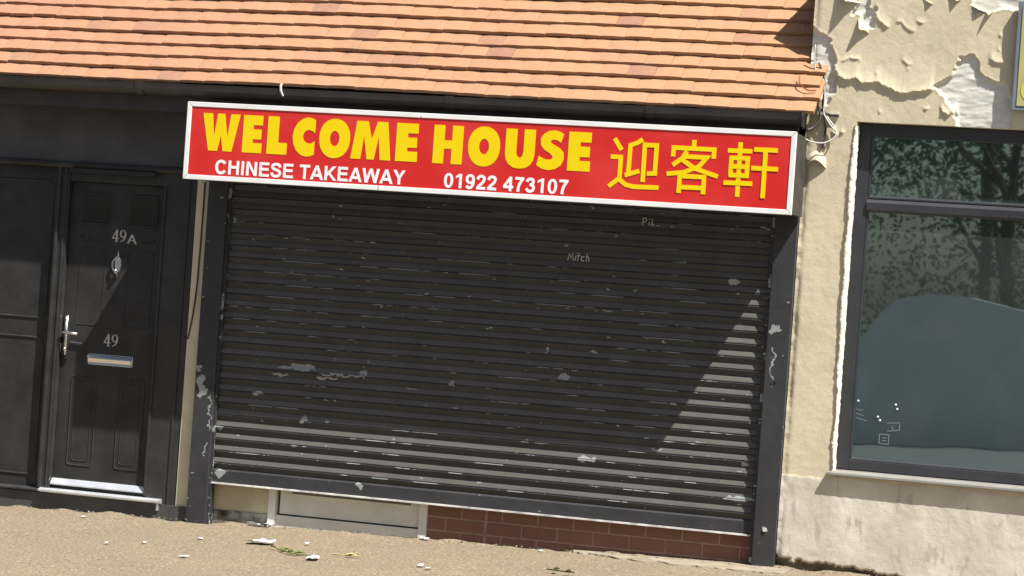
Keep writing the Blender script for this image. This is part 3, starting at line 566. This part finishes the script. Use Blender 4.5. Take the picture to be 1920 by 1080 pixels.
for v in ee['geom']:
    if isinstance(v, bmesh.types.BMVert): v.co.y = .16
bmesh.ops.recalc_face_normals(bm, faces=bm.faces[:]); bm.to_mesh(wall.data); bm.free(); wall.data.shade_smooth()
wall.data.set_sharp_from_angle(angle=R(50)) if hasattr(wall.data, 'set_sharp_from_angle') else None
b = MB(); b.box(3.674, 3.85, .16, 4, -.1, ZT); b.box(3.85, 7.2, .16, .28, WZ1+.02, ZT); b.box(3.85, 7.2, .16, .28, -.1, WZ0-.02); b.box(6.0, 7.2, .16, 4, WZ0-.02, WZ1+.02); b.box(3.85, 7.2, 3.85, 4, -.1, ZT); b.box(3.85, 7.2, .28, 3.85, ZT-.12, ZT-.02)
b.build('side_wall', 'cream_shop', nb)
# curled flakes of render standing off the wall
def flake(base, tip, out, depth=.006):
    (xa, za), (xb, zb_) = base; n = 7; b = MB(); y0 = -.018
    v = []
    for i in range(n):
        t = i/(n-1); x = xa+(xb-xa)*t; z = za+(zb_-za)*t
        for j in range(4):
            u = j/3; wgt = (1-abs(2*t-1)**1.6)
            q_ = 1-(1-u)**1.5
            v.append((x+(tip[0]-x)*u*.75*wgt+random.uniform(-.003, .003), y0-out*q_*wgt*(1+random.uniform(-.12, .12))+(0 if u else .01), z+(tip[1]-z)*u*.75*wgt+random.uniform(-.003, .003)))
    m_ = len(v); v += [(x, y+depth, z+.003) for x, y, z in v]
    fs = [(i*4+j, i*4+4+j, i*4+5+j, i*4+1+j) for i in range(n-1) for j in range(3)]; fs += [tuple(m_+k_ for k_ in reversed(f)) for f in fs]
    rim = [i*4 for i in range(n)]+[(n-1)*4+j for j in range(1, 4)]+[i*4+3 for i in range(n-2, -1, -1)]+[2, 1]
    fs += [(rim[i], rim[(i+1) % len(rim)], m_+rim[(i+1) % len(rim)], m_+rim[i]) for i in range(len(rim))]
    b.add(v, fs); b.build('render_flake', 'flake_render', nb, smooth=False)
k = N('flake_render'); c = k.mix(k.ramp(k.noise(14, 4), .4, .7), (.56, .495, .345), (.64, .57, .42)); k.bump(k.noise(55, 4), .3, .004); M['flake_render'] = k.base(c, .9, .15)
def fl(base, ts):      # tip chosen so that its shadow reaches the given point of the wall
    mx_, mz_ = (base[0][0]+base[1][0])/2, (base[0][1]+base[1][1])/2
    out = max(.012, min(.05, (mz_-.25*(mz_-ts[1])-ts[1])/3.42*.98)); c0_ = Vector((mx_, mz_)); base = [tuple(c0_+(Vector(p)-c0_)*1.3) for p in base]; flake(base, (ts[0]+.538*3.42*out, ts[1]+3.42*out), out*1.6)
fl(((3.946,3.367),(4.005,3.294)), (3.889,3.188)); fl(((3.808,3.524),(3.926,3.471)), (3.794,3.317)); fl(((4.301,3.506),(4.372,3.470)), (4.338,3.432)); fl(((4.450,3.517),(4.531,3.501)), (4.483,3.437))
fl(((4.582,3.478),(4.684,3.437)), (4.617,3.379)); fl(((4.678,3.431),(4.720,3.445)), (4.644,3.302))
# the hood-like flap beside the sign
b = MB(); n = 9; v = []
for i in range(n):
    t = i/(n-1)
    for j in range(5):
        u = j/4; arc = math.sin(math.pi*(.12+.82*t)); x = 3.690+.118*t-(.0)*u; z = 2.575-.055*(1-arc)-.055*u**1.3+.01*t*(1-u); y = -.016-.047*math.sin(u*math.pi/2)*arc**.8
        v.append((x, y, z))
m_ = len(v); v += [(x, y+.006, z-.003) for x, y, z in v]; fs = [(i*5+j, i*5+5+j, i*5+6+j, i*5+1+j) for i in range(n-1) for j in range(4)]; fs += [tuple(m_+q_ for q_ in reversed(f)) for f in fs]
rim = [i*5 for i in range(n)]+[(n-1)*5+j for j in range(1, 5)]+[i*5+4 for i in range(n-2, -1, -1)]+[3, 2, 1]
fs += [(rim[i], rim[(i+1) % len(rim)], m_+rim[(i+1) % len(rim)], m_+rim[i]) for i in range(len(rim))]; b.add(v, fs); tag(b.build('render_flap', 'flake_render', nb, smooth=False), 'curled flap of cream render peeling off beside the red sign')
# filler strip down the window reveal
zl = np.linspace(.690, 2.735, 120); L0 = np.interp(zl, [.697, 1.077, 1.456, 1.709, 2.153, 2.532, 2.728], [3.960, 3.956, 3.944, 3.938, 3.948, 3.946, 3.960])
rs = np.random.RandomState(5); L0 = L0+rs.uniform(-.006, .006, 120)+vnoise(zl, zl*0, 7, 3)*.022; R0 = np.full(120, 3.984)+rs.uniform(-.003, .003, 120); b = MB(); v = []; NF = 6
for i, z in enumerate(zl):
    for j in range(NF):
        t = j/(NF-1); v.append((L0[i]+(R0[i]-L0[i])*t, -.024-.009*math.sin(math.pi*min(1, t*1.15))*(.6+rs.rand()*.6)+(.022 if j == 0 else 0)+(.05 if j == NF-1 else 0), z))
b.add(v, [(i*NF+j, i*NF+j+1, (i+1)*NF+j+1, (i+1)*NF+j) for i in range(119) for j in range(NF-1)]); b.build('filler_strip', 'filler', nb, smooth=True)
# window
YWIN = .06
def bars(lst, name, m, parent, bevel=.003):
    b = MB()
    for a in lst: b.box(*a)
    return b.build(name, m, parent, bevel)
wf = bars([(WX0+.002, 4.052, YWIN, .15, WZ0+.01, WZ1-.004)], 'window', 'anthracite', nb)
bars([(5.86, WX1-.002, YWIN, .15, WZ0+.01, WZ1-.004)], 'frame_bar', 'anthracite', wf); bars([(4.053, 5.859, YWIN, .15, 2.682, WZ1-.004)], 'frame_bar', 'anthracite', wf); bars([(4.053, 5.859, YWIN, .15, WZ0+.01, .757)], 'frame_bar', 'anthracite', wf)
b = MB(); b.prism([(.15, 2.234), (YWIN+.004, 2.234), (YWIN-.012, 2.248), (YWIN-.012, 2.290), (YWIN+.012, 2.316), (.15, 2.316)], 4.053, 5.859); b.build('transom', 'anthracite', wf)
for z0, z1 in ((.757, 2.234), (2.316, 2.682)):
    b = MB(); zb0 = z0
    b.prism([(YWIN+.02, zb0), (YWIN+.005, zb0), (YWIN+.005, zb0+.008), (YWIN+.02, zb0+.018)], 4.053, 5.859); b.build('glazing_bead', 'anthracite', wf)
    bars([(4.053, 4.066, YWIN+.006, YWIN+.02, z0+.018, z1)], 'glazing_bead', 'anthracite', wf, .002)
    b = MB(); b.box(4.053, 5.859, YWIN+.022, YWIN+.03, z0, z1); b.build('pane', 'window_glass', wf)
b = MB(); b.prism([(.12, .700), (-.036, .688), (-.060, .682), (-.062, .668), (-.054, .664), (.12, .664)], 3.945, 6.02); b.build('window_sill', 'sill_grey', nb) if 'sill_grey' in M else None
k = N('sill_grey'); k.base(k.mix(k.noise(9, 4), (.16, .155, .14), (.26, .25, .23)), .5, .4); M['sill_grey'] = k.m; b.build('window_sill', 'sill_grey', nb, bevel=.002)
# marks and sticker ghosts left on the glass
k = N('glass_smear'); k.base((.17, .19, .19), .7, .3); M['glass_smear'] = k.m
def onglass(strokes, wd, name='sticker_residue'):
    b = MB()
    for s_ in strokes: b.strip(s_, wd, YWIN+.0205, YWIN+.0219)
    b.build(name, 'glass_smear', wf)
sq = lambda x, z, a, c_: [[(x, z), (x+a, z), (x+a, z+c_), (x, z+c_), (x, z-.002)]]
onglass(sq(4.222, .868, .055, .055)+[[(4.238, .887), (4.262, .887)], [(4.238, .903), (4.262, .903)]], .005)
onglass([[(4.265, .945), (4.335, .955), (4.337, .995)], [(4.262, .992), (4.337, 1.0)], [(4.29, .975), (4.30, .95)]], .005)
onglass([[(4.073, 1.06), (4.10, 1.055), (4.115, 1.06)], [(4.073, 1.035), (4.12, 1.025)], [(4.073, 1.01), (4.14, .995)]], .004)
k = N('suction_cup'); k.base((.75, .75, .75), .3, .5); M['suction_cup'] = k.m
for (x, z) in ((4.082, 1.11), (4.305, 1.105), (4.315, 1.080), (4.205, 1.025), (4.218, 1.005)):
    b = MB(); b.tube([(x, YWIN+.0215, z), (x, YWIN+.014, z)], [.0065, .004], 8); b.build('suction_cup', 'suction_cup', wf)
# the neighbour's own sign, cut by the edge of the picture
ns = thing('neighbour_sign', 'olive yellow sign with grey frame on the peeling wall above the window', 'sign')
b = MB(); b.box(4.868, 6.1, -.070, -.038, 2.866, 3.50); b.build('sign_board', 'rsign_frame', ns, bevel=.004)
b = MB(); b.box(4.896, 6.07, -.074, -.0705, 2.893, 3.472); b.build('face_panel', 'rsign_face', ns)
b = MB(); ring_o = [(4.99+.075*math.cos(t), 2.985+.075*math.sin(t)) for t in [i*2*math.pi/24 for i in range(25)]]; ring_i = [(4.99+.05*math.cos(t), 2.985+.05*math.sin(t)) for t in [i*2*math.pi/24 for i in range(25)]]
for i in range(24): b.plate([ring_o[i], ring_o[i+1], ring_i[i+1], ring_i[i]], -.076, -.074)
b.build('letter', 'rsign_letter', ns)
for z in (3.40, 2.95): b = MB(); b.tube([(4.95, -.039, z), (4.95, .01, z)], .012, 8); b.tube([(5.9, -.039, z), (5.9, .01, z)], .012, 8); b.build('fixing', 'rsign_frame', ns)

# ------------------------------------------------------------------ loose cables at the roof corner
def cable(pts, r, m, label, ys=None, y=-.05):
    P = [(p[0], (ys[i] if ys else y), p[1]) for i, p in enumerate(pts)]
    b = MB(); b.tube(spline(P), r, 6); o = b.build('cable', m, None, smooth=True); tag(o, label, 'cable', 'loose cables at the roof corner')
cable([(3.698,3.202),(3.698,3.137),(3.712,3.048),(3.763,2.990),(3.776,2.881),(3.777,2.801),(3.815,2.74),(3.854,2.695)], .005, 'cable_white', 'grey cable running down the wall edge beside the roof tiles', y=-.055)
cable([(3.725,3.098),(3.751,3.040),(3.772,2.951),(3.765,2.85),(3.79,2.78)], .006, 'cable_dark', 'short dark cable close against the edge of the orange roof', y=-.045)
cable([(3.656,2.655),(3.719,2.624),(3.799,2.623),(3.856,2.666),(3.848,2.715),(3.793,2.782)], .0045, 'cable_white', 'white cable looping from the red sign to the cream wall', [-.11, -.10, -.07, -.05, -.045, -.04])
cable([(3.632,3.005),(3.645,2.955),(3.698,2.918),(3.748,2.920)], .004, 'cable_red', 'thin reddish cable hanging in a loop over the roof tiles', [-.135, -.175, -.20, -.19])
cable([(3.743,2.850),(3.759,2.761),(3.725,2.71),(3.694,2.688)], .008, 'cable_dark', 'dark cable dropping past the gutter end behind the sign', [-.05, -.06, -.08, -.11])
cable([(3.755,2.820),(3.807,2.793),(3.867,2.791)], .008, 'cable_dark', 'short dark cable crossing the cream wall below the tiles', y=-.036)
cable([(3.777,2.801),(3.792,2.722),(3.790,2.65),(3.781,2.592)], .007, 'cable_dark', 'dark cable hanging down to the curled flap of render', y=-.038)

cable([(-.183,2.17),(-.184,1.9),(-.187,1.65),(-.192,1.47),(-.208,1.29),(-.229,1.16)], .0055, 'cable_dark', 'thin black cable running down the cream strip beside the door', y=-.001)
# ------------------------------------------------------------------ pavement edge and litter
b = MB(); fx = np.linspace(2.42, 3.78, 60); pts = [(float(x), float(-.04-.34*min(1, (x-2.42)/1.0)**.7+fbm(x, 0*x, 9, 200)*.10)) for x in fx]+[(3.78, .10), (2.42, .10)]
n = len(pts); b.add([(x, y, gz(x)+.012) for x, y in pts]+[(x, y-.01 if y < 0 else y, gz(x)-.02) for x, y in pts], [tuple(range(n))]+[(i, (i+1) % n, n+(i+1) % n, n+i) for i in range(n)])
tag(b.build('concrete_strip', 'concrete'), kind='structure')
def scrap(name, x, y, w_, d_, ang, m, label, cat, group, hgt=.012, n=5, lift=.009):
    rs = random.Random(int(x*1000+y*77)); b = MB(); c_, s_ = math.cos(ang), math.sin(ang); v = []
    for i in range(n):
        for j in range(n):
            u = (i/(n-1)-.5)*w_*(1+rs.uniform(-.15, .15)); q_ = (j/(n-1)-.5)*d_*(1+rs.uniform(-.3, .3)); X = x+u*c_-q_*s_; Y = y+u*s_+q_*c_
            v.append((X, Y, gz(X)+lift+rs.uniform(0, hgt)))
    v += [(a, b_, z-.0015) for a, b_, z in v]; N2 = n*n
    fs = [(i*n+j, (i+1)*n+j, (i+1)*n+j+1, i*n+j+1) for i in range(n-1) for j in range(n-1)]; fs += [tuple(N2+q_ for q_ in reversed(f)) for f in fs]
    b.add(v, fs); o = b.build(name, m, None); tag(o, label, cat, group)
G = 'white litter scraps on the pavement'
scrap('paper_scrap', .75, -.94, .14, .13, .1, 'paper', 'largest white paper scrap lying on the pavement before the pale shop door', 'paper', G, .02)
scrap('paper_scrap', 1.30, -1.50, .065, .10, .3, 'paper', 'white paper scrap lying just beyond the green leafy twig', 'paper', G, .015)
scrap('paper_scrap', .36, .0, .15, .05, 0, 'paper', 'pale crumpled scrap against the foot of the pale shop door frame', 'paper', G, .022)
scrap('paper_scrap', 1.47, -.03, .06, .04, 0, 'paper', 'pale scrap at the foot of the first bricks', 'paper', G, .012)
for (x, y) in ((.99, -.80), (.38, -.98), (1.91, -1.40), (1.99, -1.50), (.69, -1.90), (.22, -1.42), (2.26, -.16), (.07, -1.59), (-.7, -.35)):
    scrap('paper_crumb', x, y, random.uniform(.02, .04), random.uniform(.03, .06), random.uniform(-.5, .5), 'paper', 'tiny pale crumb of litter on the sandy pavement', 'litter', 'tiny litter crumbs on the pavement', .008, 3)
def twig(pts, leaves, m, label):
    root = thing('leafy_twig', label, 'twig'); P = [(x, y, gz(x)+.012+h) for x, y, h in pts]
    b = MB(); b.tube(spline(P, 3), .004, 5); b.build('stem', m, root)
    for (x, y, a, l) in leaves:
        b = MB(); c_, s_ = math.cos(a), math.sin(a); z = gz(x)+.014
        v = [(x, y, z), (x+l*.5*c_-l*.22*s_, y+l*.5*s_+l*.22*c_, z+.02), (x+l*c_, y+l*s_, z+.006), (x+l*.5*c_+l*.22*s_, y+l*.5*s_-l*.22*c_, z+.014), (x+l*.5*c_, y+l*.5*s_, z+.004)]
        b.add(v, [(0, 1, 4), (1, 2, 4), (2, 3, 4), (3, 0, 4)]); b.build('leaf', m, root)
twig([(.97, -1.22, 0), (1.05, -1.32, .006), (1.14, -1.40, .004), (1.27, -1.40, 0)], [(.97, -1.22, 2.6, .07), (1.0, -1.27, .6, .08), (1.03, -1.30, 1.7, .07), (1.07, -1.33, -.4, .07), (1.12, -1.38, .3, .09)], 'leaf_green', 'green leafy twig lying on the pavement')
twig([(2.56, -1.10, 0), (2.66, -1.18, .005), (2.74, -1.16, 0)], [(2.60, -1.13, .5, .05), (2.68, -1.18, -.3, .06), (2.64, -1.16, 2.2, .05)], 'leaf_dead', 'dark withered twig lying on the pavement before the brick wall')
twig([(1.32, -1.24, 0), (1.40, -1.27, .004), (1.50, -1.26, 0)], [(1.40, -1.27, .2, .08)], 'straw', 'yellow straw stalk lying on the pavement near the leafy twig')
# crumbs and dirt gathered along the foot of the fronts
b = MB(); rs = random.Random(3)
for i in range(420):
    x = rs.uniform(-1.6, 4.6); y = -.03-abs(rs.gauss(0, .03)) if x < 3.7 else -.05-abs(rs.gauss(0, .03)); s_ = rs.uniform(.003, .011); z = gz(x)+.010
    if -.02 < x < 1.45: y += .06
    b.add([(x+s_*rs.uniform(-1, 1), y+s_*rs.uniform(-1, 1), z+s_*rs.uniform(-.4, 1)) for _ in range(4)], [(0, 1, 2), (0, 2, 3), (0, 3, 1), (1, 3, 2)])
tag(b.build('grit', 'stained_base'), 'dark grit and crumbs along the foot of the shop fronts', 'grit', kind='stuff')

# ------------------------------------------------------------------ across the street (seen mirrored in the window)
LEAFQ = 5200
def tree(x, y, h, rad, seed, label):
    rs = random.Random(seed); z0 = gz(x)-.16; root = thing('street_tree', label, 'tree', group='trees across the street'); b = MB()
    b.tube([(x, y, z0), (x+.05, y, z0+h*.25), (x-.05, y+.05, z0+h*.5), (x, y, z0+h*.8)], [.16, .13, .10, .04], 8)
    for i in range(6):
        a = rs.uniform(0, 6.28); zb_ = z0+h*rs.uniform(.25, .6); b.tube([(x, y, zb_), (x+math.cos(a)*rad*.4, y+math.sin(a)*rad*.4, zb_+h*.1), (x+math.cos(a)*rad*.8, y+math.sin(a)*rad*.8, zb_+h*.22)], [.06, .04, .015], 6)
    b.build('trunk', 'bark', root); c_ = MB()
    cl = [(x+rs.gauss(0, rad*.45), y+rs.gauss(0, rad*.45), z0+h*rs.uniform(.12, .95)) for _ in range(26)]
    for i in range(LEAFQ):
        cx, cy, cz = rs.choice(cl); d = Vector((rs.gauss(0, 1), rs.gauss(0, 1), rs.gauss(0, .8))).normalized()*rad*.42*rs.random()**.4; s_ = rs.uniform(.03, .075)
        p = Vector((cx, cy, cz))+d; u = Vector((rs.gauss(0, 1), rs.gauss(0, 1), rs.gauss(0, 1))).normalized(); w_ = u.orthogonal().normalized()
        c_.add([p-u*s_, p+w_*s_*.6, p+u*s_, p-w_*s_*.6], [(0, 1, 2, 3)])
    o = c_.build('crown', 'leaf', root); tag(o, kind='stuff')
for i, (x, y, h, rad) in enumerate(((-7, -24, 7.5, 2.4), (-3.4, -23, 6.6, 2.2), (-.2, -24, 7.8, 2.5), (2.9, -23.4, 6.9, 2.3), (6.2, -25, 8, 2.6), (-1.8, -28, 8.5, 2.8), (2.0, -29, 9, 3))):
    tree(x, y, h, rad, i+11, 'leafy green street tree mirrored in the dark window')
b = MB(); tp = [(1.2, .9), (1.6, 1.2), (1.85, 1.58), (2.13, 1.80), (2.5, 1.87), (3.0, 1.86), (3.73, 1.74), (5.0, 1.62), (9, 1.6)]; tp = [(p.x, p.y) for p in spline([Vector((x, z, 0)) for x, z in tp], 4)]
b.plate([(1.2, -.2)]+tp+[(9, -.2)], -17.3, -17.0); b.build('wall_body', 'reflection_wall_pale', thing('reflection_wall', 'added pale wall with curved top across the street, shaped for the window reflection', 'wall'))  # made-up wall, top curve shaped to give the window its pale domed reflection
hd = thing('hedge', 'low dark green hedge across the street, mirrored in the window', 'hedge'); rs = random.Random(77); c_ = MB()
for i in range(5200):
    p = Vector((rs.uniform(-9, 5), -21+rs.gauss(0, .35), 0)); p.z = gz(p.x)-.13+1.7*rs.random()**.8+.12*math.sin(p.x*3); s_ = rs.uniform(.04, .09)
    u = Vector((rs.gauss(0, 1), rs.gauss(0, 1), rs.gauss(0, 1))).normalized(); w_ = u.orthogonal().normalized(); c_.add([p-u*s_, p+w_*s_*.6, p+u*s_, p-w_*s_*.6], [(0, 1, 2, 3)])
tag(c_.build('foliage', 'leaf', hd), kind='stuff')
b = MB()
for i in range(24):
    x = -8.8+i*.6; b.tube([(x, -21, gz(x)-.14), (x+.05, -21, gz(x)+.8)], .03, 5)
tag(b.build('stems', 'bark', hd), kind='stuff')
